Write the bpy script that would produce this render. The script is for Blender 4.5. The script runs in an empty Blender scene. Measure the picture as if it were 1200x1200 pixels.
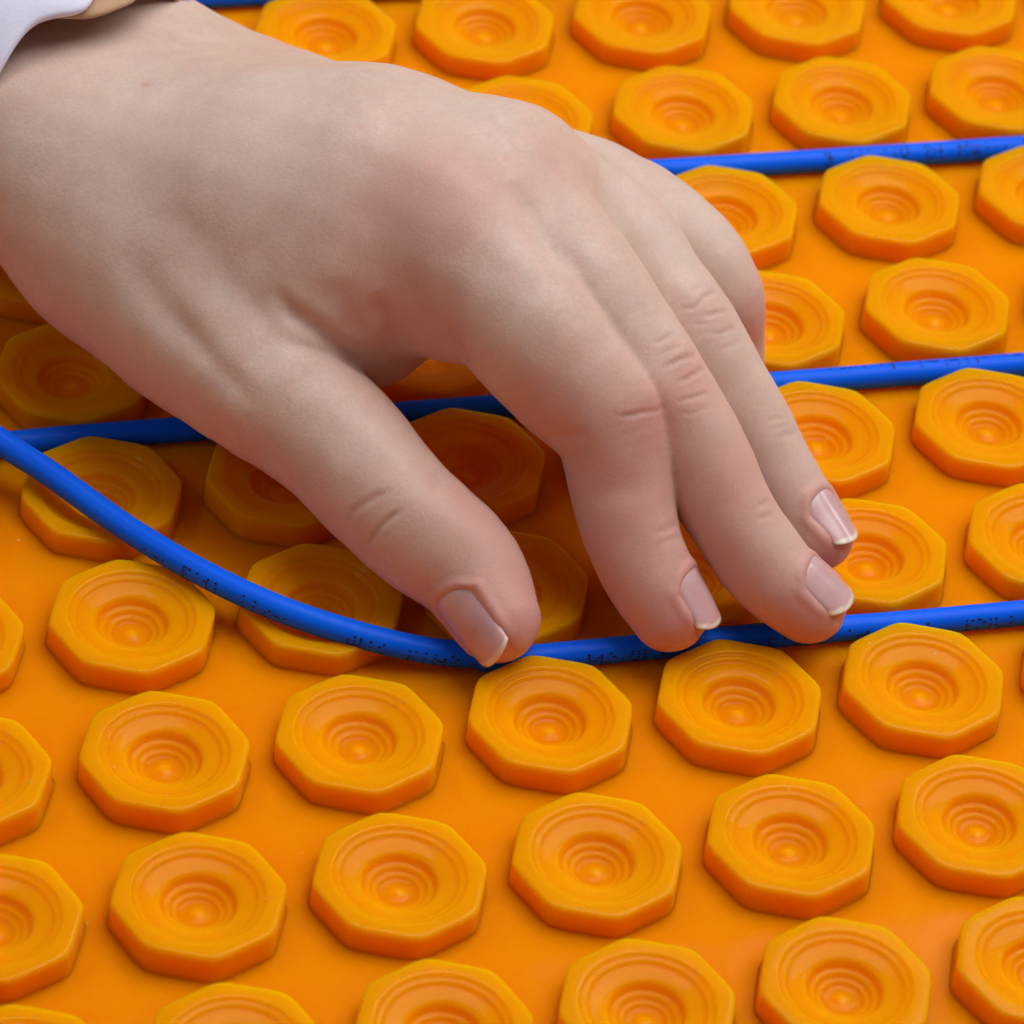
"""Close-up: a left hand presses a blue heating cable into an orange studded membrane.
All lengths below are millimetres in a frame whose x axis runs along a row of studs,
y along a column and z up from the floor of the membrane; MM turns them into metres."""
import bpy, bmesh, math, random
import numpy as np
from mathutils import Vector, Matrix
from mathutils.kdtree import KDTree

MM = 0.001
rnd = random.Random(7)
scene = bpy.context.scene

# ------------------------------------------------------------------ camera
cam_data = bpy.data.cameras.new('camera')
cam = bpy.data.objects.new('camera', cam_data)
scene.collection.objects.link(cam)
rot = Matrix(((0.97058885, 0.08084158, -0.22676402),
              (-0.22259883, 0.66010617, -0.71743265),
              (0.09168994, 0.74680954, 0.65868692)))
cam.matrix_world = Matrix.Translation(Vector((-98.3805, -438.4904, 477.0048)) * MM) @ rot.to_4x4()
cam_data.sensor_width = 36
cam_data.lens = 156.83
cam_data.clip_start = 0.02
cam_data.clip_end = 20
cam_data.dof.use_dof = True
cam_data.dof.focus_distance = 0.698
cam_data.dof.aperture_fstop = 30
scene.camera = cam

# ------------------------------------------------------------------ light
world = bpy.data.worlds.new('World')
scene.world = world
world.use_nodes = True
world.node_tree.nodes['Background'].inputs[0].default_value = (0.92, 0.95, 1.0, 1)
world.node_tree.nodes['Background'].inputs[1].default_value = 0.135

def area_light(name, loc, target, size, watts, colour):
    d = bpy.data.lights.new(name, 'AREA')
    d.shape = 'SQUARE'
    d.size = size
    d.energy = watts
    d.color = colour
    o = bpy.data.objects.new(name, d)
    o.location = loc
    o.rotation_euler = (Vector(target) - Vector(loc)).to_track_quat('-Z', 'Y').to_euler()
    scene.collection.objects.link(o)

area_light('ceiling_softbox', (0.50, 0.27, 1.20), (0.26, 0.18, 0), 1.15, 18, (1.0, 0.99, 0.985))
area_light('side_softbox', (-0.95, 0.05, 1.0), (0.06, 0.09, 0), 0.10, 1.1, (0.97, 0.98, 1.0))
area_light('window_softbox', (1.25, 0.45, 0.7), (0.06, 0.09, 0), 0.16, 1.2, (0.97, 0.98, 1.0))

scene.view_settings.view_transform = 'Standard'
scene.view_settings.look = 'None'
scene.view_settings.exposure = 0
scene.view_settings.gamma = 1
scene.render.engine = 'CYCLES'
scene.cycles.max_bounces = 10
scene.cycles.diffuse_bounces = 6
scene.cycles.use_denoising = True
scene.cycles.use_adaptive_sampling = True
scene.cycles.adaptive_threshold = 0.03

# ------------------------------------------------------------------ helpers
def link(o, parent=None):
    scene.collection.objects.link(o)
    if parent is not None:
        o.parent = parent
    return o

def mesh_obj(name, verts, faces, material, parent=None, smooth=True, scale=MM):
    me = bpy.data.meshes.new(name)
    v = np.asarray(verts, dtype=float) * scale
    me.from_pydata(v.tolist(), [], faces)
    if smooth:
        me.polygons.foreach_set('use_smooth', [True] * len(me.polygons))
    if material:
        me.materials.append(material)
    me.update()
    return link(bpy.data.objects.new(name, me), parent)

def tag(o, label=None, category=None, group=None, kind=None):
    for k, v in (('label', label), ('category', category), ('group', group), ('kind', kind)):
        if v:
            o[k] = v
    return o

class Nodes:
    def __init__(self, name):
        self.mat = bpy.data.materials.new(name)
        self.mat.use_nodes = True
        self.t = self.mat.node_tree
        self.bsdf = self.t.nodes['Principled BSDF']
        self.out = self.t.nodes['Material Output']
    def new(self, kind, **kw):
        n = self.t.nodes.new(kind)
        for k, v in kw.items():
            if k in n.inputs:
                n.inputs[k].default_value = v
            else:
                setattr(n, k, v)
        return n
    def link(self, a, b):
        self.t.links.new(a, b)
    def set(self, **kw):
        for k, v in kw.items():
            self.bsdf.inputs[k.replace('_', ' ')].default_value = v
    def coords(self):
        return self.new('ShaderNodeTexCoord').outputs['Object']
    def noise(self, vec, scale, detail=3.0, rough=0.55):
        n = self.new('ShaderNodeTexNoise')
        n.inputs['Scale'].default_value = scale
        n.inputs['Detail'].default_value = detail
        n.inputs['Roughness'].default_value = rough
        self.link(vec, n.inputs['Vector'])
        return n.outputs['Fac']
    def ramp(self, fac, lo, hi, a=0.0, b=1.0):
        n = self.new('ShaderNodeMapRange')
        n.inputs['From Min'].default_value = lo
        n.inputs['From Max'].default_value = hi
        n.inputs['To Min'].default_value = a
        n.inputs['To Max'].default_value = b
        self.link(fac, n.inputs['Value'])
        return n.outputs['Result']
    def mix(self, fac, a, b, blend='MIX'):
        n = self.new('ShaderNodeMix', data_type='RGBA', blend_type=blend)
        for sock, v in ((n.inputs[0], fac), (n.inputs[6], a), (n.inputs[7], b)):
            if isinstance(v, (int, float)):
                sock.default_value = v
            elif isinstance(v, tuple):
                sock.default_value = (*v, 1) if len(v) == 3 else v
            else:
                self.link(v, sock)
        return n.outputs[2]
    def bump(self, height, dist, strength=1.0, normal=None):
        n = self.new('ShaderNodeBump')
        n.inputs['Strength'].default_value = strength
        n.inputs['Distance'].default_value = dist
        self.link(height, n.inputs['Height'])
        if normal is not None:
            self.link(normal, n.inputs['Normal'])
        return n.outputs['Normal']
    def attr(self, name):
        return self.new('ShaderNodeAttribute', attribute_name=name).outputs['Fac']

# ------------------------------------------------------------------ materials
def membrane_material(name, through, lo, hi):
    """thin thermoformed polypropylene: light soaks through the walls of the hollow studs"""
    n = Nodes(name)
    c = n.new('ShaderNodeNewGeometry').outputs['Position']
    big = n.noise(c, 26, 5, 0.6)
    grain = n.noise(c, 1400, 3)
    fine = n.noise(c, 800, 3)
    col = n.mix(n.ramp(big, 0.3, 0.7), lo, hi)
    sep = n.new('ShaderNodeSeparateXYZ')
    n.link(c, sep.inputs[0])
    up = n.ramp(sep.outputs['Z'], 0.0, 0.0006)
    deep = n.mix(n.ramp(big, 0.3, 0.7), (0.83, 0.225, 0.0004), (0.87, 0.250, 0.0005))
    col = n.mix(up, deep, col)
    col = n.mix(n.ramp(grain, 0.3, 0.7, 0.0, 0.10), col, tuple(v * 0.55 for v in lo))
    sp = n.new('ShaderNodeTexVoronoi')
    sp.inputs['Scale'].default_value = 110
    n.link(c, sp.inputs['Vector'])
    col = n.mix(n.ramp(sp.outputs['Distance'], 0.018, 0.032, 0.55, 0.0), col, (0.93, 0.62, 0.25))      # specks of dust
    rnd_ = n.new('ShaderNodeObjectInfo').outputs['Random']
    col = n.mix(n.ramp(rnd_, 0, 1, 0.0, 0.10), col, (0.93, 0.26, 0.0005))
    n.link(col, n.bsdf.inputs['Base Color'])
    n.set(Subsurface_Weight=0.88, Subsurface_Scale=0.011, Specular_IOR_Level=0.04, Coat_Weight=0.05, Coat_Roughness=0.09, Coat_IOR=1.45)
    n.bsdf.inputs['Subsurface Radius'].default_value = (1.0, 0.8, 0.05)
    n.link(n.ramp(n.noise(c, 160, 2), 0.3, 0.7, 0.10, 0.18), n.bsdf.inputs['Roughness'])
    b1 = n.bump(big, 0.0010, 0.12)
    nrm = n.bump(fine, 0.00005, 0.5, b1)
    n.link(nrm, n.bsdf.inputs['Normal'])
    if through:
        tr = n.new('ShaderNodeBsdfTranslucent')
        tr.inputs['Color'].default_value = (0.98, 0.46, 0.001, 1)
        mx = n.new('ShaderNodeMixShader')
        mx.inputs[0].default_value = through
        n.link(n.bsdf.outputs[0], mx.inputs[1])
        n.link(tr.outputs[0], mx.inputs[2])
        n.link(mx.outputs[0], n.out.inputs['Surface'])
    return n.mat

def cable_material():
    n = Nodes('blue_cable_jacket')
    c = n.coords()
    big = n.noise(c, 60, 2)
    col = n.mix(n.ramp(big, 0.3, 0.7), (0.0005, 0.115, 0.93), (0.0005, 0.135, 0.97))
    n.link(col, n.bsdf.inputs['Base Color'])
    n.set(Specular_IOR_Level=0.14)
    n.link(n.ramp(n.noise(c, 500, 2), 0.3, 0.7, 0.36, 0.50), n.bsdf.inputs['Roughness'])
    n.link(n.bump(n.noise(c, 900, 2), 0.00005, 0.4), n.bsdf.inputs['Normal'])
    return n.mat

def flat_material(name, colour, rough, spec=0.3):
    n = Nodes(name)
    c = n.coords()
    f = n.noise(c, 300, 3)
    dark = tuple(v * 0.85 for v in colour)
    n.link(n.mix(n.ramp(f, 0.3, 0.7), dark, colour), n.bsdf.inputs['Base Color'])
    n.set(Roughness=rough, Specular_IOR_Level=spec)
    return n.mat

def skin_material():
    n = Nodes('skin')
    c = n.coords()
    blotch = n.noise(c, 62, 5, 0.65)
    mott = n.noise(c, 300, 3, 0.6)
    base = n.mix(n.ramp(blotch, 0.35, 0.65), (0.71, 0.500, 0.408), (0.79, 0.605, 0.515))
    base = n.mix(n.ramp(mott, 0.35, 0.7, 0.0, 0.5), base, (0.64, 0.435, 0.385))
    base = n.mix(n.ramp(n.noise(c, 1300, 3, 0.7), 0.3, 0.7, 0.0, 0.26), base, (0.47, 0.29, 0.24))
    base = n.mix(n.ramp(n.noise(c, 3200, 2, 0.7), 0.3, 0.7, 0.0, 0.22), base, (0.45, 0.27, 0.22))
    base = n.mix(n.ramp(n.noise(c, 38, 3), 0.45, 0.65, 0.0, 0.35), base, (0.66, 0.54, 0.46))
    red = n.attr('red')
    base = n.mix(n.ramp(red, 0, 1, 0, 1.0), base, (0.62, 0.280, 0.240))
    base = n.mix(n.attr('spot'), base, (0.58, 0.20, 0.14))
    base = n.mix(n.ramp(n.attr('crease'), 0, 1, 0, 0.32), base, (0.42, 0.20, 0.15))
    n.link(base, n.bsdf.inputs['Base Color'])
    n.set(Subsurface_Weight=0.42, Subsurface_Scale=0.0017, Specular_IOR_Level=0.32)
    n.bsdf.inputs['Subsurface Radius'].default_value = (1.0, 0.36, 0.20)
    n.link(n.ramp(mott, 0.3, 0.7, 0.44, 0.56), n.bsdf.inputs['Roughness'])
    v = n.new('ShaderNodeTexVoronoi', feature='DISTANCE_TO_EDGE')
    v.inputs['Scale'].default_value = 900
    n.link(c, v.inputs['Vector'])
    cells = n.ramp(v.outputs['Distance'], 0.0, 0.22)
    b1 = n.bump(cells, 0.00005, 0.22)
    b2 = n.bump(n.noise(c, 2200, 4), 0.00008, 0.36, b1)
    n.link(n.bump(mott, 0.0003, 0.22, b2), n.bsdf.inputs['Normal'])
    return n.mat

def nail_material():
    n = Nodes('nail')
    edge = n.attr('edge')
    lun = n.attr('lunula')
    c = n.coords()
    f = n.noise(c, 250, 3)
    base = n.mix(n.ramp(f, 0.3, 0.7), (0.62, 0.350, 0.350), (0.67, 0.410, 0.410))
    base = n.mix(lun, base, (0.68, 0.47, 0.45))
    ragged = n.new('ShaderNodeMath', operation='MULTIPLY')
    n.link(edge, ragged.inputs[0])
    n.link(n.ramp(n.noise(c, 420, 2), 0.35, 0.55, 0.55, 1.0), ragged.inputs[1])
    base = n.mix(ragged.outputs[0], base, (0.86, 0.75, 0.60))
    n.link(base, n.bsdf.inputs['Base Color'])
    n.set(Subsurface_Weight=0.3, Subsurface_Scale=0.0012, Roughness=0.24, Specular_IOR_Level=0.5, Coat_Weight=0.12, Coat_Roughness=0.2)
    n.link(n.bump(n.attr('ridge'), 0.00005, 0.25), n.bsdf.inputs['Normal'])
    return n.mat

def cloth_material(name, colour):
    n = Nodes(name)
    c = n.coords()
    f = n.noise(c, 120, 3)
    n.link(n.mix(n.ramp(f, 0.3, 0.7), tuple(v * 0.93 for v in colour), colour), n.bsdf.inputs['Base Color'])
    n.set(Roughness=0.8, Specular_IOR_Level=0.2)
    w = n.noise(c, 2500, 2)
    n.link(n.bump(w, 0.0001, 0.5), n.bsdf.inputs['Normal'])
    return n.mat

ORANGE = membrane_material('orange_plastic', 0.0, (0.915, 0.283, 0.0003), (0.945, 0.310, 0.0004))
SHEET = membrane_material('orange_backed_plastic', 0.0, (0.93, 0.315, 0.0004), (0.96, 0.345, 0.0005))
BLUE = cable_material()
INK = flat_material('black_ink', (0.012, 0.013, 0.03), 0.6)
SKIN = skin_material()
NAIL = nail_material()

# ------------------------------------------------------------------ studded membrane
PITCH = 30.0
TOP = 4.5
OCT_R = 13.35

def octagon_ring(r, z, n, corner, twist=0.0):
    """n points of an octagon with corners rounded by corner (0 circle .. 1 sharp)"""
    pts = []
    for i in range(n):
        a = 2 * math.pi * i / n + math.pi / 8 + 0.0125
        s = (a - 0.0125) % (math.pi / 4)          # 0 at a corner
        s = min(s, math.pi / 4 - s)
        edge = math.cos(math.pi / 8) / math.cos(math.pi / 8 - s)
        # soften the corner itself
        soft = edge - 0.022 * math.exp(-(s / 0.07) ** 2)
        rr = r * (1 * (1 - corner) * 0.962 + corner * soft)
        pts.append((rr * math.cos(a), rr * math.sin(a), z))
    return pts

def stud_mesh():
    n = 96
    prof = [  # radius, height below TOP, octagon share
        (13.85, -4.64, 1), (13.70, -4.50, 1), (13.58, -4.30, 1), (13.50, -4.0, 1), (13.45, -3.4, 1), (13.44, -2.2, 1),
        (13.43, -0.80, 1), (13.37, -0.42, 1), (13.22, -0.16, 1), (12.98, -0.04, 1), (12.65, 0.0, 1), (12.2, 0.0, 0.9),
        (11.2, -0.01, 0.35), (10.65, -0.02, 0.0), (10.42, -0.06, 0), (10.25, -0.22, 0), (10.08, -0.44, 0), (9.85, -0.53, 0), (9.45, -0.53, 0),
        (9.22, -0.58, 0), (9.05, -0.76, 0), (8.88, -0.98, 0), (8.6, -1.07, 0), (8.1, -1.12, 0), (7.4, -1.24, 0), (6.7, -1.40, 0),
        (6.2, -1.56, 0), (5.88, -1.85, 0), (5.66, -2.40, 0), (5.46, -2.78, 0), (5.18, -2.92, 0), (4.75, -2.95, 0),
        (4.52, -3.05, 0), (4.34, -3.38, 0), (4.14, -3.62, 0), (3.85, -3.69, 0), (3.5, -3.72, 0), (3.3, -3.86, 0), (3.15, -4.12, 0), (2.9, -4.22, 0),
        (2.1, -4.24, 0), (1.35, -4.21, 0), (1.0, -4.04, 0), (0.62, -3.86, 0), (0.3, -3.80, 0)]
    verts, faces = [], []
    for r, z, k in prof:
        verts += octagon_ring(r, TOP + z, n, k)
    for j in range(len(prof) - 1):
        for i in range(n):
            a, b = j * n + i, j * n + (i + 1) % n
            faces.append((a, b, b + n, a + n))
    verts.append((0, 0, TOP - 3.78))
    c = len(verts) - 1
    j = (len(prof) - 1) * n
    for i in range(n):
        faces.append((j + i, j + (i + 1) % n, c))
    b = len(verts)
    verts += [(x, y, -9.0) for x, y, z in verts[:n]]
    for i in range(n):
        faces.append((b + i, b + (i + 1) % n, (i + 1) % n, i))
    faces.append(tuple(range(b + n - 1, b - 1, -1)))      # unseen plug added below the sheet, keeps scattered light inside the stud
    return verts, faces

def sheet(x0, x1, y0, y1, step):
    xs = np.arange(x0, x1 + step, step)
    ys = np.arange(y0, y1 + step, step)
    verts = []
    for y in ys:
        for x in xs:
            # thermoformed sheet: slightly dished between the studs, never quite flat
            z = 0.0
            fx = x / PITCH - round(x / PITCH)
            fy = y / PITCH - round(y / PITCH)
            d = math.hypot(fx, fy)
            z += 0.18 * max(0.0, 1 - ((0.7071 - d) / 0.20) ** 2) if d > 0.507 else 0.0
            verts.append((x, y, z - 0.02))
    w = len(xs)
    faces = [(j * w + i, j * w + i + 1, (j + 1) * w + i + 1, (j + 1) * w + i)
             for j in range(len(ys) - 1) for i in range(w - 1)]
    return verts, faces

mat_root = tag(link(bpy.data.objects.new('studded_membrane', None)),
               'orange plastic uncoupling membrane with rows of octagonal studs under the hand', 'membrane')
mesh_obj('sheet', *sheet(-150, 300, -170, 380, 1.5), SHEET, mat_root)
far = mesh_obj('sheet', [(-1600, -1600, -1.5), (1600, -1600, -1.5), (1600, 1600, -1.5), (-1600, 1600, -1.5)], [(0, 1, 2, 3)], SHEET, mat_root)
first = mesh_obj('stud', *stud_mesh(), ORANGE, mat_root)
R_w2c = rot.transposed()
def pixel_of(x, y, z):
    v = R_w2c @ (Vector((x, y, z)) * MM - cam.location)
    return v.x / -v.z * cam_data.lens / 36, v.y / -v.z * cam_data.lens / 36
made = 0
for j in range(-3, 11):
    for i in range(-4, 10):
        u, v = pixel_of(i * PITCH, j * PITCH, 2)
        if abs(u) > 0.66 or abs(v) > 0.66:     # a stud's width of margin round the view
            continue
        o = first if made == 0 else link(first.copy(), mat_root)
        o.location = Vector((i * PITCH + rnd.uniform(-.12, .12), j * PITCH + rnd.uniform(-.12, .12), 0)) * MM
        o.rotation_euler = (rnd.uniform(-.012, .012), rnd.uniform(-.012, .012), rnd.uniform(-.01, .01))
        o.scale = (rnd.uniform(.990, 1.008), rnd.uniform(.990, 1.008), rnd.uniform(.95, 1.03))
        made += 1

# ------------------------------------------------------------------ cables
CABLE_R = 2.1

def catmull(pts, step):
    pts = [np.array(p, float) for p in pts]
    P = [2 * pts[0] - pts[1]] + pts + [2 * pts[-1] - pts[-2]]
    out = []
    for k in range(1, len(P) - 2):
        n = max(2, int(np.linalg.norm(P[k + 1] - P[k]) / step))
        for t in np.linspace(0, 1, n, endpoint=False):
            out.append(0.5 * (2 * P[k] + (P[k + 1] - P[k - 1]) * t + (2 * P[k - 1] - 5 * P[k] + 4 * P[k + 1] - P[k + 2]) * t ** 2
                              + (-P[k - 1] + 3 * P[k] - 3 * P[k + 1] + P[k + 2]) * t ** 3))
    out.append(P[-2])
    return np.array(out)

def frames(path):
    tan = np.gradient(path, axis=0)
    tan /= np.linalg.norm(tan, axis=1)[:, None]
    side = np.cross(tan, (0, 0, 1.0))
    side /= np.linalg.norm(side, axis=1)[:, None]
    return tan, side, np.cross(side, tan)

def tube(path, r, sides=28):
    tan, side, up = frames(path)
    a = np.linspace(0, 2 * math.pi, sides, endpoint=False)
    ring = side[:, None, :] * np.cos(a)[None, :, None] + up[:, None, :] * np.sin(a)[None, :, None]
    v = (path[:, None, :] + r * ring).reshape(-1, 3)
    f = []
    for j in range(len(path) - 1):
        for i in range(sides):
            a0, b0 = j * sides + i, j * sides + (i + 1) % sides
            f.append((a0, a0 + sides, b0 + sides, b0))
    f.append(tuple(range(sides)))
    f.append(tuple(range((len(path) - 1) * sides, len(path) * sides))[::-1])
    return v, f

def cable(name, pts, label, prints):
    path = catmull(pts, 1.5)
    root = mesh_obj(name, *tube(path, CABLE_R), BLUE)
    tag(root, label, 'cable', 'blue heating cable runs')
    if prints:
        dot_print(root, path, prints)
    return root

GLYPHS = {  # five rows of dots, read like the smudged ink-jet characters on the jacket
    'Y': ('1010', '1010', '0111', '0010', '1100'), 'H': ('1001', '1001', '1111', '1001', '1001'),
    ':': ('010', '000', '010', '000', '010'), 'M': ('10001', '11011', '10101', '10001', '10001'),
    '2': ('110', '001', '010', '100', '111'), 'E': ('111', '100', '110', '100', '111'),
    'W': ('10101', '10101', '10101', '11111', '01010'), '1': ('01', '11', '01', '01', '01'),
    '-': ('0000', '0000', '1111', '0000', '0000'), 'A': ('0110', '1001', '1111', '1001', '1001'),
    'V': ('1001', '1001', '1001', '0110', '0110'), '0': ('0110', '1001', '1001', '1001', '0110'),
    ' ': ('00',) * 5}

def dot_print(root, path, prints):
    """ink-jet dots lying on the jacket: one mesh of small round dots"""
    tan, side, up = frames(path)
    s = np.concatenate([[0], np.cumsum(np.linalg.norm(np.diff(path, axis=0), axis=1))])
    verts, faces = [], []
    lr = random.Random(3)
    for x_at, angle, text, dx, da, fade in prints:
        pos = float(np.interp(x_at, path[:, 0], s))
        for ch in text:
            g = GLYPHS[ch]
            for row, line in enumerate(g):
                for col, bit in enumerate(line):
                    if bit == '0' or lr.random() < fade:
                        continue
                    q = pos + col * dx + lr.uniform(-.05, .05)
                    th = math.radians(angle - (row - 2) * da + lr.uniform(-2, 2))
                    k = np.array([np.interp(q, s, path[:, c]) for c in range(3)])
                    sd = np.array([np.interp(q, s, side[:, c]) for c in range(3)])
                    uu = np.array([np.interp(q, s, up[:, c]) for c in range(3)])
                    tt = np.array([np.interp(q, s, tan[:, c]) for c in range(3)])
                    nrm = sd * math.cos(th) + uu * math.sin(th)
                    bi = np.cross(nrm, tt)
                    rr = lr.uniform(0.16, 0.23)
                    b = len(verts)
                    c0 = k + nrm * (CABLE_R + 0.02)
                    m = 8
                    for e in range(m):
                        w = 2 * math.pi * e / m
                        verts.append(c0 + rr * (1.25 * math.cos(w) * tt + math.sin(w) * bi))
                    faces.append(tuple(range(b, b + m)))
            pos += (len(g[0]) + 1) * dx
    o = mesh_obj('ink_print', verts, faces, INK, root, smooth=False)
    tag(o, 'rows of small black ink-jet dots printed on the blue jacket')

ch_z = CABLE_R
cable('heating_cable', [(-45, 225, ch_z), (30, 225, ch_z), (120, 225, ch_z), (300, 225, ch_z)],
      'blue cable in the farthest channel, just showing above the back of the hand', [])
cable('heating_cable', [(40, 165, ch_z), (90, 165.2, ch_z), (140, 164.8, ch_z), (300, 165, ch_z)],
      'blue cable between stud rows at upper right, beyond the knuckles of the little finger',
      [(142.3, 48, 'Y', 0.42, 15, 0.1), (146.8, 48, '::: ::V  2H  MW:::  E:1 H:', 0.42, 15, 0.22)])
cable('heating_cable', [(-120, 110, ch_z), (-60, 104, ch_z), (0, 105.3, ch_z), (60, 104.8, ch_z), (140, 105.1, ch_z), (300, 105, ch_z)],
      'blue cable in the middle channel passing under the palm behind the thumb',
      [(125.9, 98, '--- :1: :-:: 1', 0.5, 13, 0.35), (147.7, 98, '-: 1::- E:V', 0.5, 13, 0.35)])
LOOSE = [(-46.4, 136.0, 14.0), (-30.7, 116.3, 11.0), (-15.2, 98.5, 8.5), (-8.2, 90.3, 7.8), (2.0, 76.9, 7.0), (12.2, 65.2, 6.8), (22.6, 56.0, 6.6), (33.8, 50.3, 5.2),
         (44.1, 47.1, 3.6), (52.1, 46.0, 2.6), (56, 45, ch_z), (80, 45, ch_z), (110, 45.1, ch_z), (140, 44.9, ch_z), (300, 45, ch_z)]
cable('heating_cable', LOOSE,
      'nearest blue cable, pressed down by the fingertips and curving loose over the studs at left',
      [(5.0, 6, '--  E:1:  ::2-:', 0.5, 14, 0.3), (32.5, 0, 'W:1  E:H2 :: V', 0.5, 14, 0.25),
       (69.3, 2, 'M2:W:E HH:', 0.5, 14, 0.25), (98.7, 0, 'E:W', 0.5, 14, 0.25), (111.4, 4, ':H  V  ::  E2W: H', 0.5, 14, 0.25)])

# ------------------------------------------------------------------ hand (signed distance field -> one continuous mesh)
VOX = 0.46
LO = np.array([-48.0, 30.0, 1.0])
HI = np.array([122.0, 195.0, 72.0])
DIM = np.ceil((HI - LO) / VOX).astype(int)
AX = [(LO[i] + np.arange(DIM[i]) * VOX).astype(np.float32) for i in range(3)]

class Field:
    def __init__(self):
        self.d = np.full(DIM, 60.0, dtype=np.float32)

def local(lo, hi, pad):
    sl, gr = [], []
    for i in range(3):
        a = int(max(0, math.floor((lo[i] - pad - LO[i]) / VOX)))
        b = int(min(DIM[i], math.ceil((hi[i] + pad - LO[i]) / VOX) + 1))
        if b <= a:
            return None, None
        sl.append(slice(a, b))
        gr.append(AX[i][a:b])
    return tuple(sl), (gr[0][:, None, None], gr[1][None, :, None], gr[2][None, None, :])

def smin(a, b, k):
    h = np.clip(0.5 + 0.5 * (b - a) / k, 0, 1)
    return b + (a - b) * h - k * h * (1 - h)

def round_cone(g, a, b, ra, rb):
    a = np.asarray(a, np.float32); b = np.asarray(b, np.float32)
    ba = b - a
    l2 = float(ba @ ba)
    px, py, pz = g[0] - a[0], g[1] - a[1], g[2] - a[2]
    t = np.clip((px * ba[0] + py * ba[1] + pz * ba[2]) / max(l2, 1e-6), 0, 1)
    t = t.astype(np.float32)
    return np.sqrt((px - ba[0] * t) ** 2 + (py - ba[1] * t) ** 2 + (pz - ba[2] * t) ** 2) - (ra + (rb - ra) * t)

def add_cone(F, A, B, k, pad=16):
    a, b = np.array(A[:3]), np.array(B[:3])
    r = max(A[3], B[3])
    sl, g = local(np.minimum(a, b) - r, np.maximum(a, b) + r, pad)
    if sl is None:
        return
    d = round_cone(g, a, b, A[3], B[3])
    F.d[sl] = smin(F.d[sl], d, k)

def add_ball(F, A, k, sgn=1, pad=14):
    a = np.array(A[:3])
    sl, g = local(a - A[3], a + A[3], pad)
    d = np.sqrt((g[0] - a[0]) ** 2 + (g[1] - a[1]) ** 2 + (g[2] - a[2]) ** 2) - A[3]
    F.d[sl] = smin(F.d[sl], d, k) if sgn > 0 else -smin(-F.d[sl], d, k)

INDEX = [(53.3, 96.4, 50.5, 10.8), (59.0, 85.5, 47.0, 11.7), (63.4, 77.3, 43.0, 11.6), (68.8, 71.4, 38.0, 11), (74.9, 64.7, 32.3, 9.5), (76.0, 59.4, 25.2, 8.5),
         (76.1, 55.5, 21.5, 7.9), (77.1, 51.7, 18.0, 7.3), (79.0, 48.1, 14.2, 7.1), (81.9, 44.5, 10.5, 6.6)]
MIDDLE = [(64.3, 103.2, 52.5, 9.6), (72.1, 83.8, 45.5, 10.2), (79.1, 73.8, 38.5, 9.3), (83.6, 67.6, 33.5, 8.9), (88.3, 61.6, 28.0, 8), (93.0, 53.5, 20.5, 7.2),
          (97.2, 48.3, 15.2, 7.1), (100.7, 44.9, 12.3, 6.8), (103.8, 43.2, 10.4, 6.4)]
RING = [(71.1, 107.4, 46.0, 8.4), (82.4, 100.0, 41.5, 9.2), (87.8, 91.2, 37.0, 8.7), (92.2, 82.9, 33.0, 8.3), (96.6, 77.0, 27.5, 7.6), (100.6, 71.9, 22.0, 7.2),
        (104.5, 66.3, 16.5, 6.7), (107.5, 61.2, 12.5, 6.3), (109.7, 57.3, 11.0, 5.6)]
LITTLE = [(78.3, 118.8, 36.0, 8.4), (85.6, 116.2, 36.0, 8.3), (91.2, 111.9, 35.5, 8.2), (97.2, 103.6, 33.5, 7.8), (101.9, 98.2, 28.0, 7.2), (103.7, 97.2, 20.0, 6.6),
          (104.2, 95.7, 13.0, 6.2), (103.3, 93.3, 10.5, 5.5)]
THUMB = [(6.2, 120.0, 30.0, 13.5), (15.2, 102.7, 29.0, 13), (23.4, 88.2, 27.0, 12), (29.3, 82.2, 24.5, 11.2), (34.6, 75.4, 22.5, 10.6), (40.0, 66.6, 19.5, 10.1),
         (45.4, 60.1, 16.5, 9.7), (51.4, 53.9, 13.5, 8.7), (54.5, 45.6, 10.5, 6.7)]

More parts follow.
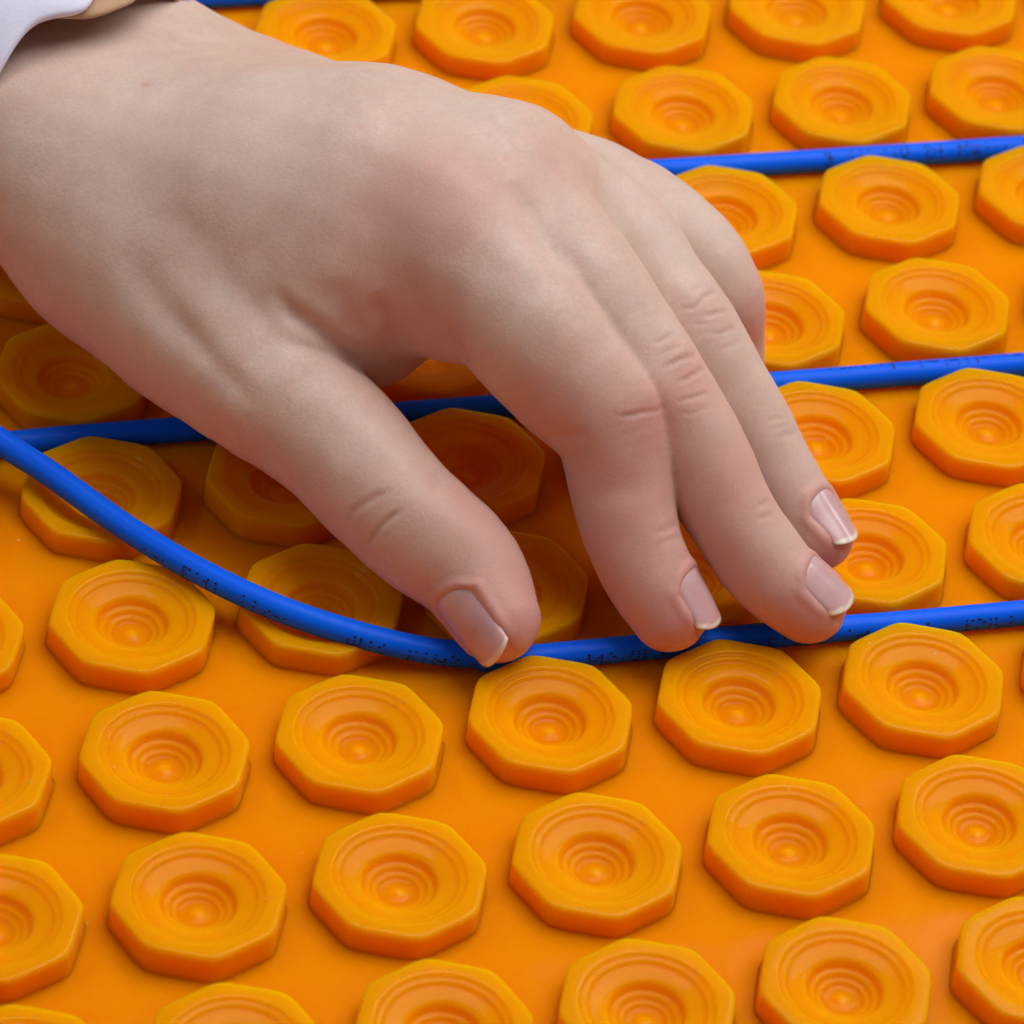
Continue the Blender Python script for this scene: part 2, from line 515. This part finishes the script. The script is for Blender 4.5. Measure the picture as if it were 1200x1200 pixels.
PALM = [  # from, to, blend
    ((2.8, 131.6, 37.0, 13.5), (29.9, 113.7, 45.0, 14), 10), ((29.9, 113.7, 45.0, 14), (44.2, 104.1, 50.0, 13.2), 10), ((44.2, 104.1, 50.0, 13.2), (53.6, 96.8, 51.0, 10.6), 8),
    ((7.3, 125.0, 36.5, 14), (31.2, 104.6, 40.0, 13), 10),
    ((8.8, 142.7, 36.0, 13.5), (46.3, 113.7, 49.0, 11.5), 10), ((46.3, 113.7, 49.0, 11.5), (64.9, 103.6, 52.5, 9.4), 9),
    ((18.1, 155.3, 33.0, 13), (51.4, 123.0, 43.0, 10.6), 10), ((51.4, 123.0, 43.0, 10.6), (69.3, 109.2, 47.0, 8.6), 8),
    ((22.1, 161.5, 30.0, 11.5), (80.3, 118.1, 36.0, 8), 10),
    ((0.2, 132.0, 34.0, 14), (6.2, 120.0, 30.0, 13.5), 10), ((6.2, 120.0, 30.0, 13.5), (23.4, 88.2, 27.0, 12), 8),
    ((14.7, 118.6, 33.0, 15), (38.1, 97.3, 40.0, 13), 10), ((30.4, 107.0, 39.0, 12), (49.4, 93.3, 43.0, 11), 9), ((25.2, 106.0, 29.0, 11), (40.8, 97.0, 29.0, 8.5), 7), ((40.8, 97.0, 29.0, 8.5), (52.6, 92.9, 37.0, 8.5), 6),
    ((48.4, 88.6, 40.0, 8), (52.8, 80.8, 39.0, 6), 3), ((42.5, 97.0, 25.0, 5.5), (45.8, 92.5, 24.0, 4.5), 4),
    # wrist and forearm
    ((0.2, 132.0, 34.0, 14), (-22.0, 164.5, 38.0, 16), 10), ((15.8, 163.1, 31.0, 13.5), (-5.6, 201.2, 34.0, 15), 10), ((7.2, 145.6, 34.0, 15), (-14.2, 181.3, 36.0, 17), 10),
]

def dense(chain, n=6):
    """Catmull-Rom through the nodes of a finger, radius included"""
    P = [np.array(c, float) for c in chain]
    P = [2 * P[0] - P[1]] + P + [2 * P[-1] - P[-2]]
    out = []
    for k in range(1, len(P) - 2):
        for t in np.linspace(0, 1, n, endpoint=False):
            out.append(0.5 * (2 * P[k] + (P[k + 1] - P[k - 1]) * t + (2 * P[k - 1] - 5 * P[k] + 4 * P[k + 1] - P[k + 2]) * t ** 2
                              + (-P[k - 1] + 3 * P[k] - 3 * P[k + 1] + P[k + 2]) * t ** 3))
    return out + [P[-2]]

def soften(d, mm):
    """two box blurs along each axis"""
    h = max(1, int(mm / VOX))
    for ax in (0, 1, 2):
        for k in range(2):
            pad = [(0, 0)] * 3
            pad[ax] = (h + 1, h)
            c = np.cumsum(np.pad(d, pad, mode='edge'), axis=ax, dtype=np.float32)
            n = d.shape[ax]
            a = [slice(None)] * 3; b = [slice(None)] * 3
            a[ax] = slice(2 * h + 1, 2 * h + 1 + n); b[ax] = slice(0, n)
            d = (c[tuple(a)] - c[tuple(b)]) / (2 * h + 1)
    return d

def build_hand():
    F = Field()
    for a, b, k in PALM:
        add_cone(F, a, b, k)
    F.d = soften(F.d, 3.2)          # muscle and skin bridge the hollows between the bones
    for chain, kbase in ((LITTLE, 7), (RING, 7), (MIDDLE, 7), (INDEX, 7), (THUMB, 8)):
        lo = np.min([np.array(c[:3]) - c[3] for c in chain], axis=0)
        hi = np.max([np.array(c[:3]) + c[3] for c in chain], axis=0)
        sl, g = local(lo, hi, 8)
        d = np.full(F.d[sl].shape, 40.0, np.float32)
        o = [x.start for x in sl]
        nodes = dense(chain)
        for a, b in zip(nodes[:-1], nodes[1:]):
            r = max(a[3], b[3])
            s2, g2 = local(np.minimum(a[:3], b[:3]) - r, np.maximum(a[:3], b[:3]) + r, 8)
            s2 = tuple(slice(x.start - o[i], x.stop - o[i]) for i, x in enumerate(s2))
            if min(x.start for x in s2) < 0:
                s2 = tuple(slice(max(0, x.start), x.stop) for x in s2)
            v = d[s2]
            e = round_cone(local_grid(sl, s2), a[:3], b[:3], a[3], b[3])
            d[s2] = np.minimum(v, e)
        m = chain[0]
        far = np.sqrt((g[0] - m[0]) ** 2 + (g[1] - m[1]) ** 2 + (g[2] - m[2]) ** 2)
        k = np.clip((27 - far) / 13, 0, 1) * kbase + 0.5
        if chain is THUMB:
            k = np.clip((42 - far) / 16, 0, 1) * kbase + 0.5
        F.d[sl] = smin(F.d[sl], d, k.astype(np.float32))
    return F.d

def local_grid(sl, s2):
    gr = []
    for i in range(3):
        a = sl[i].start + s2[i].start
        gr.append(AX[i][a:min(sl[i].start + s2[i].stop, sl[i].stop)])
    return gr[0][:, None, None], gr[1][None, :, None], gr[2][None, None, :]

def surface_nets(d):
    s = d < 0
    nx, ny, nz = d.shape
    cnt = np.zeros((nx - 1, ny - 1, nz - 1), np.int8)
    for i in (0, 1):
        for j in (0, 1):
            for k in (0, 1):
                cnt += s[i:nx - 1 + i, j:ny - 1 + j, k:nz - 1 + k]
    cells = np.argwhere((cnt > 0) & (cnt < 8))
    idx = np.full(cnt.shape, -1, np.int32)
    idx[tuple(cells.T)] = np.arange(len(cells))
    acc = np.zeros((len(cells), 3)); num = np.zeros(len(cells))
    corners = [(i, j, k) for i in (0, 1) for j in (0, 1) for k in (0, 1)]
    val = {c: d[cells[:, 0] + c[0], cells[:, 1] + c[1], cells[:, 2] + c[2]] for c in corners}
    for c in corners:
        for ax in range(3):
            if c[ax] == 0:
                e = list(c); e[ax] = 1; e = tuple(e)
                a, b = val[c], val[e]
                m = (a < 0) != (b < 0)
                t = a[m] / (a[m] - b[m])
                p = np.tile(np.array(c, float), (m.sum(), 1))
                p[:, ax] += t
                acc[m] += p
                num[m] += 1
    verts = LO + (cells + acc / num[:, None]) * VOX
    quads = []
    for ax in range(3):
        o1, o2 = [(1, 2), (2, 0), (0, 1)][ax]
        sh = list(d.shape); sh[ax] -= 1
        a = s[tuple(slice(0, n) for n in sh)]
        off = [slice(0, n) for n in sh]; off[ax] = slice(1, sh[ax] + 1)
        b = s[tuple(off)]
        for flip, m in ((False, a & ~b), (True, ~a & b)):
            e = np.argwhere(m)
            e = e[(e[:, o1] > 0) & (e[:, o2] > 0) & (e[:, o1] < d.shape[o1] - 1) & (e[:, o2] < d.shape[o2] - 1)]
            c = []
            for q1, q2 in ((-1, -1), (0, -1), (0, 0), (-1, 0)):
                f = e.copy(); f[:, o1] += q1; f[:, o2] += q2
                c.append(idx[tuple(f.T)])
            q = np.stack(c, 1)
            quads.append(q[:, ::-1] if flip else q)
    return verts, np.concatenate(quads)

def quick_mesh(name, v, q, material, parent=None):
    me = bpy.data.meshes.new(name)
    me.vertices.add(len(v)); me.vertices.foreach_set('co', (v * MM).ravel())
    me.loops.add(q.size); me.loops.foreach_set('vertex_index', q.ravel().astype(np.int32))
    me.polygons.add(len(q))
    me.polygons.foreach_set('loop_start', np.arange(0, q.size, 4, dtype=np.int32))
    me.polygons.foreach_set('use_smooth', np.ones(len(q), bool))
    me.update(calc_edges=True)
    me.validate()
    me.materials.append(material)
    return link(bpy.data.objects.new(name, me), parent)

hv, hq = surface_nets(build_hand())

def normals_of(v, q):
    n = np.zeros_like(v)
    f = np.cross(v[q[:, 2]] - v[q[:, 0]], v[q[:, 3]] - v[q[:, 1]])
    for c in range(4):
        np.add.at(n, q[:, c], f)
    return n / np.maximum(np.linalg.norm(n, axis=1)[:, None], 1e-9)

def relax(v, q, rounds):
    """light Taubin smoothing: takes the voxel steps out without shrinking the fingers"""
    e = np.concatenate([q[:, [0, 1]], q[:, [1, 2]], q[:, [2, 3]], q[:, [3, 0]]])
    deg = np.bincount(e.ravel(), minlength=len(v)).astype(float)[:, None]
    for k in range(rounds):
        for lam in (0.5, -0.52):
            s = np.zeros_like(v)
            for c in range(3):
                s[:, c] = np.bincount(e[:, 0], v[e[:, 1], c], len(v)) + np.bincount(e[:, 1], v[e[:, 0], c], len(v))
            v = v + lam * (s / deg - v)
    return v

def seg_distance(p, a, b):
    ab = b - a
    t = np.clip(((p - a) @ ab) / max(ab @ ab, 1e-9), 0, 1)
    return np.linalg.norm(p - (a + t[:, None] * ab), axis=1)

def line_distance(p, pts, reach):
    d = np.full(len(p), 99.0)
    w = np.zeros(len(p))
    pts = np.array(pts)
    m = np.all((p > pts.min(0) - reach) & (p < pts.max(0) + reach), axis=1)
    i = np.where(m)[0]
    seg = np.linalg.norm(np.diff(pts, axis=0), axis=1)
    total = seg.sum()
    run = 0
    for a, b, l in zip(pts[:-1], pts[1:], seg):
        e = seg_distance(p[i], a, b)
        t = np.clip(((p[i] - a) @ (b - a)) / max(l * l, 1e-9), 0, 1)
        better = e < d[i]
        w[i[better]] = (run + t[better] * l) / total
        d[i] = np.minimum(d[i], e)
        run += l
    return d, w

hv = relax(hv, hq, 5)
hn = normals_of(hv, hq)

CREASES = [  # polyline on the skin, depth, half width
    ([(62.2, 90.3, 60.8), (64.2, 84.8, 58.2), (66.5, 79.9, 55.8), (70.0, 76.2, 52.8)], 0.8, 2.2),
    ([(64.0, 62.6, 31.9), (65.7, 60.2, 33.7), (69.2, 57.9, 36.5)], 0.3, 1.3),
    ([(72.6, 58.0, 39.1), (76.2, 58.2, 39.1), (79.7, 59.4, 38.5), (82.3, 60.5, 38.7)], 0.32, 0.55), ([(75.5, 61.0, 42.1), (78.7, 62.7, 41.6), (80.9, 63.6, 41.9)], 0.12, 0.6),
    ([(80.7, 67.5, 45.3), (82.3, 68.0, 45.2), (84.6, 69.9, 45.0)], 0.28, 0.5), ([(81.7, 64.1, 42.5), (84.1, 65.4, 43.0), (86.9, 66.9, 42.3), (88.9, 69.3, 41.2)], 0.40, 0.55),
    ([(83.1, 62.5, 41.0), (85.9, 63.5, 41.1), (90.2, 67.5, 39.6)], 0.34, 0.55), ([(83.4, 60.6, 39.0), (86.0, 60.9, 39.1), (89.7, 62.7, 38.4)], 0.28, 0.5),
    ([(81.2, 65.8, 43.9), (83.7, 67.1, 44.1), (85.4, 68.3, 43.8)], 0.18, 0.45), ([(83.5, 59.4, 37.5), (86.1, 59.4, 37.6), (90.4, 61.1, 37.1)], 0.14, 0.5),
    ([(91.2, 82.3, 42.3), (92.8, 83.6, 42.4)], 0.25, 0.5), ([(88.8, 80.3, 40.8), (91.2, 80.2, 41.2), (93.8, 82.2, 41.6), (95.8, 84.0, 41.0)], 0.35, 0.5),
    ([(92.2, 78.8, 40.3), (94.8, 79.5, 40.1), (97.0, 80.9, 39.4)], 0.32, 0.5), ([(92.7, 76.4, 38.4), (96.0, 77.3, 38.3), (98.5, 78.9, 37.4)], 0.22, 0.5),
    ([(90.7, 78.0, 39.5), (93.2, 78.0, 39.6)], 0.15, 0.45), ([(94.6, 74.9, 36.8), (99.4, 77.2, 35.9)], 0.12, 0.5),
    ([(101.2, 67.3, 27.5), (104.7, 68.6, 26.9)], 0.16, 0.6), ([(102.2, 65.4, 25.4), (107.6, 68.2, 23.9)], 0.18, 0.6), ([(101.6, 66.4, 26.6), (105.7, 68.1, 25.8)], 0.12, 0.5),
    ([(95.3, 49.4, 25.9), (98.2, 51.8, 25.0)], 0.20, 0.6), ([(94.6, 47.7, 24.7), (98.4, 49.5, 24.0)], 0.18, 0.6), ([(93.8, 48.6, 25.7), (96.7, 50.2, 25.7)], 0.10, 0.5),
    ([(77.8, 47.2, 23.9), (80.9, 48.8, 23.7), (83.2, 51.1, 22.3)], 0.22, 0.8), ([(78.2, 46.1, 22.5), (81.3, 47.6, 22.3), (84.1, 50.1, 20.4)], 0.16, 0.7),
    ([(32.4, 60.0, 20.3), (34.2, 59.5, 23.7), (36.8, 59.1, 25.7), (39.7, 59.2, 26.9)], 0.34, 0.8),
    ([(35.2, 56.8, 16.8), (35.7, 56.2, 19.2), (37.0, 56.1, 22.0), (39.0, 56.3, 24.1), (41.0, 56.6, 25.2)], 0.55, 0.65), ([(48.0, 61.5, 26.2), (45.3, 58.5, 26.5)], 0.35, 1.2),
    ([(39.7, 83.3, 46.4), (41.6, 82.0, 42.2), (43.4, 81.5, 38.5), (45.7, 81.2, 35.9)], 0.65, 1.7), ([(33.6, 85.8, 47.8), (35.1, 83.6, 43.2), (38.1, 82.9, 37.4)], 0.5, 2.6),
    ([(50.5, 76.1, 45.7), (52.0, 74.1, 41.5), (53.5, 73.3, 37.9)], 0.7, 1.3), ([(25.0, 88.7, 44.6), (27.5, 85.7, 41.9), (30.9, 83.7, 39.9), (35.5, 82.9, 35.8), (40.7, 82.4, 30.2)], 1.0, 1.5),

    ([(3.6, 103.1, 42.6), (8.0, 94.5, 39.2), (11.1, 88.4, 36.4), (13.8, 83.3, 33.8)], 0.7, 3.2), ([(23.5, 96.4, 52.9), (34.0, 87.3, 50.8)], 0.35, 6.0),
    ([(9.5, 93.0, 39.1), (12.9, 86.7, 36.5), (17.3, 80.4, 33.8), (21.7, 75.4, 30.6)], 0.5, 2.0), ([(27.8, 121.8, 60.2), (40.9, 106.3, 64.9), (52.8, 98.2, 64.1)], 0.35, 5.0), ([(50.3, 83.8, 57.2), (58.8, 71.9, 52.5)], 0.2, 4),
]
kd = KDTree(len(hv))
for i, p in enumerate(hv):
    kd.insert(p, i)
kd.balance()
def on_skin(pts, step=0.8):
    out = []
    for a, b in zip(pts[:-1], pts[1:]):
        a, b = np.array(a), np.array(b)
        for t in np.linspace(0, 1, max(2, int(np.linalg.norm(b - a) / step)), endpoint=False):
            out.append(a + (b - a) * t)
    out.append(np.array(pts[-1]))
    return [np.array(kd.find(p)[0]) for p in out]
disp = np.zeros(len(hv))
crease = np.zeros(len(hv))
for pts, depth, width in CREASES:
    d, w = line_distance(hv, on_skin(pts) if width < 1.5 else pts, width * 3 + 2)
    fade = np.clip(np.minimum(w, 1 - w) * 4, 0, 1)
    if width < 1.0:
        width *= 0.72
        depth *= 0.65
    g = np.exp(-(d / width) ** 2) * fade
    disp -= depth * g
    disp += (0.12 if width < 1.0 else 0.05) * depth * np.exp(-((d - 2.0 * width) / (0.9 * width)) ** 2) * fade    # skin piles up beside a fold
    if width < 1.0:
        crease = np.maximum(crease, g * min(1, depth / 0.22))

BUMPS = [  # bony or fleshy swellings: point on the skin, height, radius
    ((79.9, 61.5, 40.0), 0.8, 4.5), ((85.4, 68.8, 44.1), 0.4, 4), ((93.4, 82.4, 41.8), 0.4, 4),
    ((82.7, 47.4, 20.8), 0.25, 3.5), ((44.1, 55.5, 25.0), 0.4, 5), ((50.4, 44.2, 16.7), 0.3, 4), ((25.5, 80.5, 36.7), 0.5, 10), 
    ((17.8, 101.7, 52.7), 0.6, 14), ((104.4, 103.0, 37.6), 0.5, 5),
]
for (x, y, z), h, r in BUMPS:
    d = np.linalg.norm(hv - np.array((x, y, z)), axis=1)
    disp += h * np.exp(-(d / r) ** 2)

# soft unevenness of flesh
def wave(p, f, ph):
    return np.sin(p[:, 0] * f + ph) * np.sin(p[:, 1] * f * 1.13 + ph * 2.1) * np.sin(p[:, 2] * f * 0.94 + ph * 0.7)
disp += 0.22 * wave(hv, 0.21, 0.6) + 0.10 * wave(hv, 0.55, 2.0)

# ------------------------------------------------------------------ nails: beds pressed into the fingertips, plates on them
class NailSpec:
    def __init__(self, chain, dorsal, half, back, front, axis=None, lift=0.22, widen=1.0, turn=True):
        n = dense(chain)
        self.T = np.array(n[-1][:3])
        self.r = n[-1][3] * widen
        prev = np.array(n[-9][:3])
        self.slope = (n[-9][3] - n[-1][3]) / np.linalg.norm(self.T - prev)
        A = (self.T - prev) if axis is None else np.array(axis)
        self.A = A / np.linalg.norm(A)
        nn = np.array(dorsal) - (np.array(dorsal) @ self.A) * self.A
        self.N = nn / np.linalg.norm(nn)
        self.S = np.cross(self.A, self.N)
        self.half, self.back, self.front, self.lift = math.radians(half), back, front, lift
        self.turned = not turn
    def fit(self, p):
        """follow the real skin: radius over the bed as a low polynomial in v and angle"""
        rel = p - self.T
        v, a, b = rel @ self.A, rel @ self.N, rel @ self.S
        th, r = np.arctan2(b, a), np.hypot(a, b)
        m = (np.abs(th) < self.half * 1.05) & (v > -self.back - 0.5) & (v < 1.5) & (r < self.r + 1.6) & (a > 0)
        B = np.stack([np.ones(m.sum()), v[m], th[m], th[m] ** 2, v[m] * th[m]], 1)
        self.c = np.linalg.lstsq(B, r[m], rcond=None)[0]
        self.c[1] = min(self.c[1], 0.10) if self.turned else self.c[1]
        for k in range(2):      # turn the plate until it lies along the back of the fingertip
            if k == 0 and abs(self.c[1] + 0.05) > 0.01 and not self.turned:
                self.turned = True
                self.A = self.A + (self.c[1] + 0.05) * self.N
                self.A /= np.linalg.norm(self.A)
                self.N = self.N - (self.N @ self.A) * self.A
                self.N /= np.linalg.norm(self.N)
                self.S = np.cross(self.A, self.N)
                self.fit(p)
    def rad2(self, v, th):
        return self.c @ np.array([1, v, th, th * th, v * th]) - 0.012 * max(v, 0) ** 2
    def rad(self, v):
        return self.r + self.slope * np.maximum(-v, 0) - 0.020 * np.maximum(v, 0) ** 2
    def start(self, th):
        return -self.back + 2.0 * np.abs(th / self.half) ** 2.6
    def end(self, th):
        return self.front - 1.7 * np.abs(th / self.half) ** 2.4

NAILS = [
    NailSpec(INDEX, (0.752, -0.421, 0.507), 40, 4.4, 5.4, (0.349, -0.485, -0.802), 0.02),
    NailSpec(MIDDLE, (0.479, -0.292, 0.828), 41, 5.2, 4.5, (0.611, -0.442, -0.657), 0.02),
    NailSpec(RING, (0.495, -0.309, 0.812), 41, 5.6, 3.9, (0.498, -0.513, -0.699), 0.02),
    NailSpec(THUMB, (-0.867, -0.447, 0.220), 43, 7.2, 5.8, (0.596, -0.604, -0.529), 0.03),
    NailSpec(LITTLE, (0.75, 0.35, 0.55), 50, 5.0, 4.2),
]
red = np.zeros(len(hv))
for N in NAILS:
    N.fit(hv)
    rel = hv - N.T
    v = rel @ N.A
    a, b = rel @ N.N, rel @ N.S
    rad = np.hypot(a, b)
    th = np.arctan2(b, a)
    outward = ((hn @ N.N) * a + (hn @ N.S) * b) / np.maximum(rad, 0.1)
    near = (np.linalg.norm(rel, axis=1) < 20) & (rad < N.r + 2.6) & (v > -14) & (outward > 0.25)
    side = (np.abs(th) - N.half) * N.r
    base = N.start(np.clip(th, -N.half, N.half)) - v
    inside = near & (side < 0) & (base < 0)
    dist = np.where((side > 0) & (base > 0), np.hypot(side, base), np.maximum(side, base))
    tipfade = np.clip((N.front - 1.2 - v) / 2.5, 0, 1)
    fold = np.exp(-((dist - 0.75) / 0.85) ** 2) * near * (dist > -0.2) * tipfade
    disp += 0.34 * fold
    disp -= 0.26 * inside * np.clip(-dist / 0.5, 0, 1)
    crease = np.maximum(crease, 0.25 * np.exp(-(dist / 0.35) ** 2) * near * tipfade)
    red = np.maximum(red, 0.55 * np.exp(-(np.maximum(dist, 0) / 2.5) ** 2) * near)

hv = hv + hn * disp[:, None]

REDS = [  # pinker skin: point, strength, radius
    ((80.1, 59.9, 38.6), 0.65, 5.5), ((87.4, 64.3, 40.8), 0.40, 5), ((94.3, 79.8, 40.4), 0.30, 5), ((52.5, 88.0, 60.7), 0.42, 11), ((70.2, 95.0, 60.3), 0.30, 6),
    ((45.8, 89.0, 59.3), 0.25, 10), ((80.8, 38.0, 10.8), 0.85, 9), ((99.7, 38.3, 9.2), 0.9, 9.5), ((111.9, 52.4, 10.4), 0.8, 8), ((57.4, 43.8, 16.3), 0.75, 10), ((76.8, 52.9, 30.7), 0.28, 22), ((94.9, 53.0, 28.8), 0.28, 20), ((41.2, 53.3, 22.0), 0.28, 22), ((70.9, 48.4, 12.3), 0.5, 8), ((90.0, 46.4, 20.9), 0.4, 8),
    ((63.3, 61.7, 36.7), 0.55, 9), ((72.0, 51.5, 27.2), 0.60, 11), ((42.3, 81.7, 41.0), 0.60, 8), ((50.0, 76.5, 41.1), 0.55, 8), ((106.5, 91.8, 26.0), 0.55, 7),
    ((52.5, 56.3, 23.4), 0.45, 8), ((39.1, 86.7, 52.5), 0.22, 12), ((91.8, 52.4, 29.6), 0.25, 6),
]
for (x, y, z), st, r in REDS:
    d = np.linalg.norm(hv - np.array((x, y, z)), axis=1)
    red = red + (1 - red) * st * np.exp(-(d / r) ** 2)
spot = np.zeros(len(hv))
for (x, y, z), st, r in [((11.5, 128.5, 55.0), 0.55, 0.75), ((40.5, 102.0, 64.3), 0.30, 0.6), ((62.1, 94.1, 62.2), 0.22, 0.7), ((20.4, 123.3, 58.0), 0.10, 0.8), ((65.7, 69.4, 51.4), 0.16, 0.6)]:
    d = np.linalg.norm(hv - np.array((x, y, z)), axis=1)
    spot = np.maximum(spot, st * np.exp(-(d / r) ** 2))

person = tag(link(bpy.data.objects.new('person', None)),
             'bare left hand in a white sleeve pressing a blue cable into the orange membrane', 'person')
hand = quick_mesh('hand', hv, hq, SKIN, person)
for nm, arr in (('red', red), ('spot', spot), ('crease', crease)):
    hand.data.attributes.new(nm, 'FLOAT', 'POINT').data.foreach_set('value', arr.astype(np.float32))

def nail(N):
    nu, nv = 19, 23
    P, E, Lu, Ri = [], [], [], []
    for layer in (0, 1):
        for j in range(nv):
            for i in range(nu):
                th = N.half * (2 * i / (nu - 1) - 1) * 1.03
                f = j / (nv - 1)
                v0, v1 = N.start(min(max(th, -N.half), N.half)) - 0.5, N.end(th)
                v = v0 + (v1 - v0) * f
                tuck = 0.30 * max(0, 1 - (v - v0) / 0.9) ** 2 + 0.25 * max(0, (abs(th) / N.half - 0.80) / 0.2) ** 2
                r = N.rad2(v, th) + N.lift - tuck - 0.28 * layer
                p = N.T + N.A * v + r * (N.N * math.cos(th) + N.S * math.sin(th))
                P.append(p)
                E.append(min(1, max(0, (v - (v1 - 0.95 - 0.2 * math.sin(th * 5 + N.back))) / 0.3)))
                q = math.hypot(th / N.half * 1.3, (v - v0) / 2.6)
                Lu.append(min(1, max(0, (1.0 - q) / 0.3)) * 0.6)
                Ri.append(0.5 + 0.5 * math.sin(th * 38) * math.sin(th * 13 + 1))
    F = []
    m = nu * nv
    for j in range(nv - 1):
        for i in range(nu - 1):
            a = j * nu + i
            F.append((a, a + 1, a + nu + 1, a + nu))
            F.append((m + a, m + a + nu, m + a + nu + 1, m + a + 1))
    rim = [i for i in range(nu)] + [j * nu + nu - 1 for j in range(1, nv)] + [(nv - 1) * nu + i for i in range(nu - 2, -1, -1)] + [j * nu for j in range(nv - 2, 0, -1)]
    for a, b in zip(rim, rim[1:] + rim[:1]):
        F.append((a, m + a, m + b, b))
    o = mesh_obj('fingernail', P, F, NAIL, hand)
    for nm, arr in (('edge', E), ('lunula', Lu), ('ridge', Ri)):
        o.data.attributes.new(nm, 'FLOAT', 'POINT').data.foreach_set('value', np.array(arr, np.float32))
    return o

for N in NAILS:
    nail(N)

# ------------------------------------------------------------------ sleeve
WHITE = cloth_material('white_cloth', (0.82, 0.80, 0.97))
TAN = cloth_material('tan_cloth', (0.55, 0.33, 0.20))

def cuff(name, centre, axis, radius, length, thick, rim, material, parent, seed=0):
    """a cloth tube round the forearm; rim: (degrees round the arm, how far up the arm the edge lies)"""
    a = np.array(axis, float); a /= np.linalg.norm(a)
    t = np.cross(a, (0, 0, 1.0)); t /= np.linalg.norm(t)
    m = np.cross(t, a)
    c = np.array(centre, float)
    n = 144
    deg = [q[0] for q in rim]
    prof = [(0.0, -thick), (-0.35 * thick, -0.85 * thick), (-0.5 * thick, -0.5 * thick), (-0.35 * thick, -0.15 * thick), (0.0, 0.0)]
    prof += [(length * k / 24, 0.0) for k in range(1, 25)]
    prof = [(length, -thick)] + [(length * k / 24, -thick) for k in range(23, 0, -1)] + prof
    V, F = [], []
    for s_, dr in prof:
        for i in range(n):
            d = -180 + 360 * i / n
            p = math.radians(d)
            w = np.mean([np.interp((d + o + 180) % 360 - 180, deg, [q[1] for q in rim]) for o in (-4, -2, 0, 2, 4)])
            fold = 0.5 * math.sin(0.35 * s_ + 2 * math.sin(p + seed)) * min(1, max(0, s_) / 8)
            hem = 0.35 * math.exp(-((s_ - 1.2) / 1.2) ** 2) + 0.25 * math.exp(-((s_ - 7.5) / 1.0) ** 2)
            V.append(c + a * (s_ + w) + (radius + dr + fold + hem) * (t * math.cos(p) + m * math.sin(p)))
    for j in range(len(prof) - 1):
        for i in range(n):
            b0, b1 = j * n + i, j * n + (i + 1) % n
            F.append((b0, b1, b1 + n, b0 + n))
    return mesh_obj(name, V, F, material, parent)

ARM_DIR = np.array((-14.2, 181.3, 36.0)) - np.array((7.2, 145.6, 34.0))
RIM = [(-180, 2), (-150, 3.5), (-124, 5), (-114, 6.8), (-60, 8), (0, 8), (40, 8), (75, 6), (90, 3), (98, 0.6), (102, -0.2), (108, 1.9), (112, 3.6),
       (117, 4.5), (125, 4.2), (133, 3.4), (150, 2.5), (180, 2)]
TAN_RIM = [(-180, 9), (-60, 9), (0, 7), (20, 8), (53, 5.5), (72, 0.8), (82, -1.0), (96, -0.8), (103, 1.0), (108, 4.4), (112, 6.8), (120, 9), (180, 9)]
sleeve = cuff('sleeve', (7.2, 145.6, 34.0), ARM_DIR, 28, 60, 1.4, RIM, WHITE, person, 1)
cuff('inner_cuff', (7.2, 145.6, 34.0), ARM_DIR, 25.6, 40, 1.0, TAN_RIM, TAN, sleeve, 2)
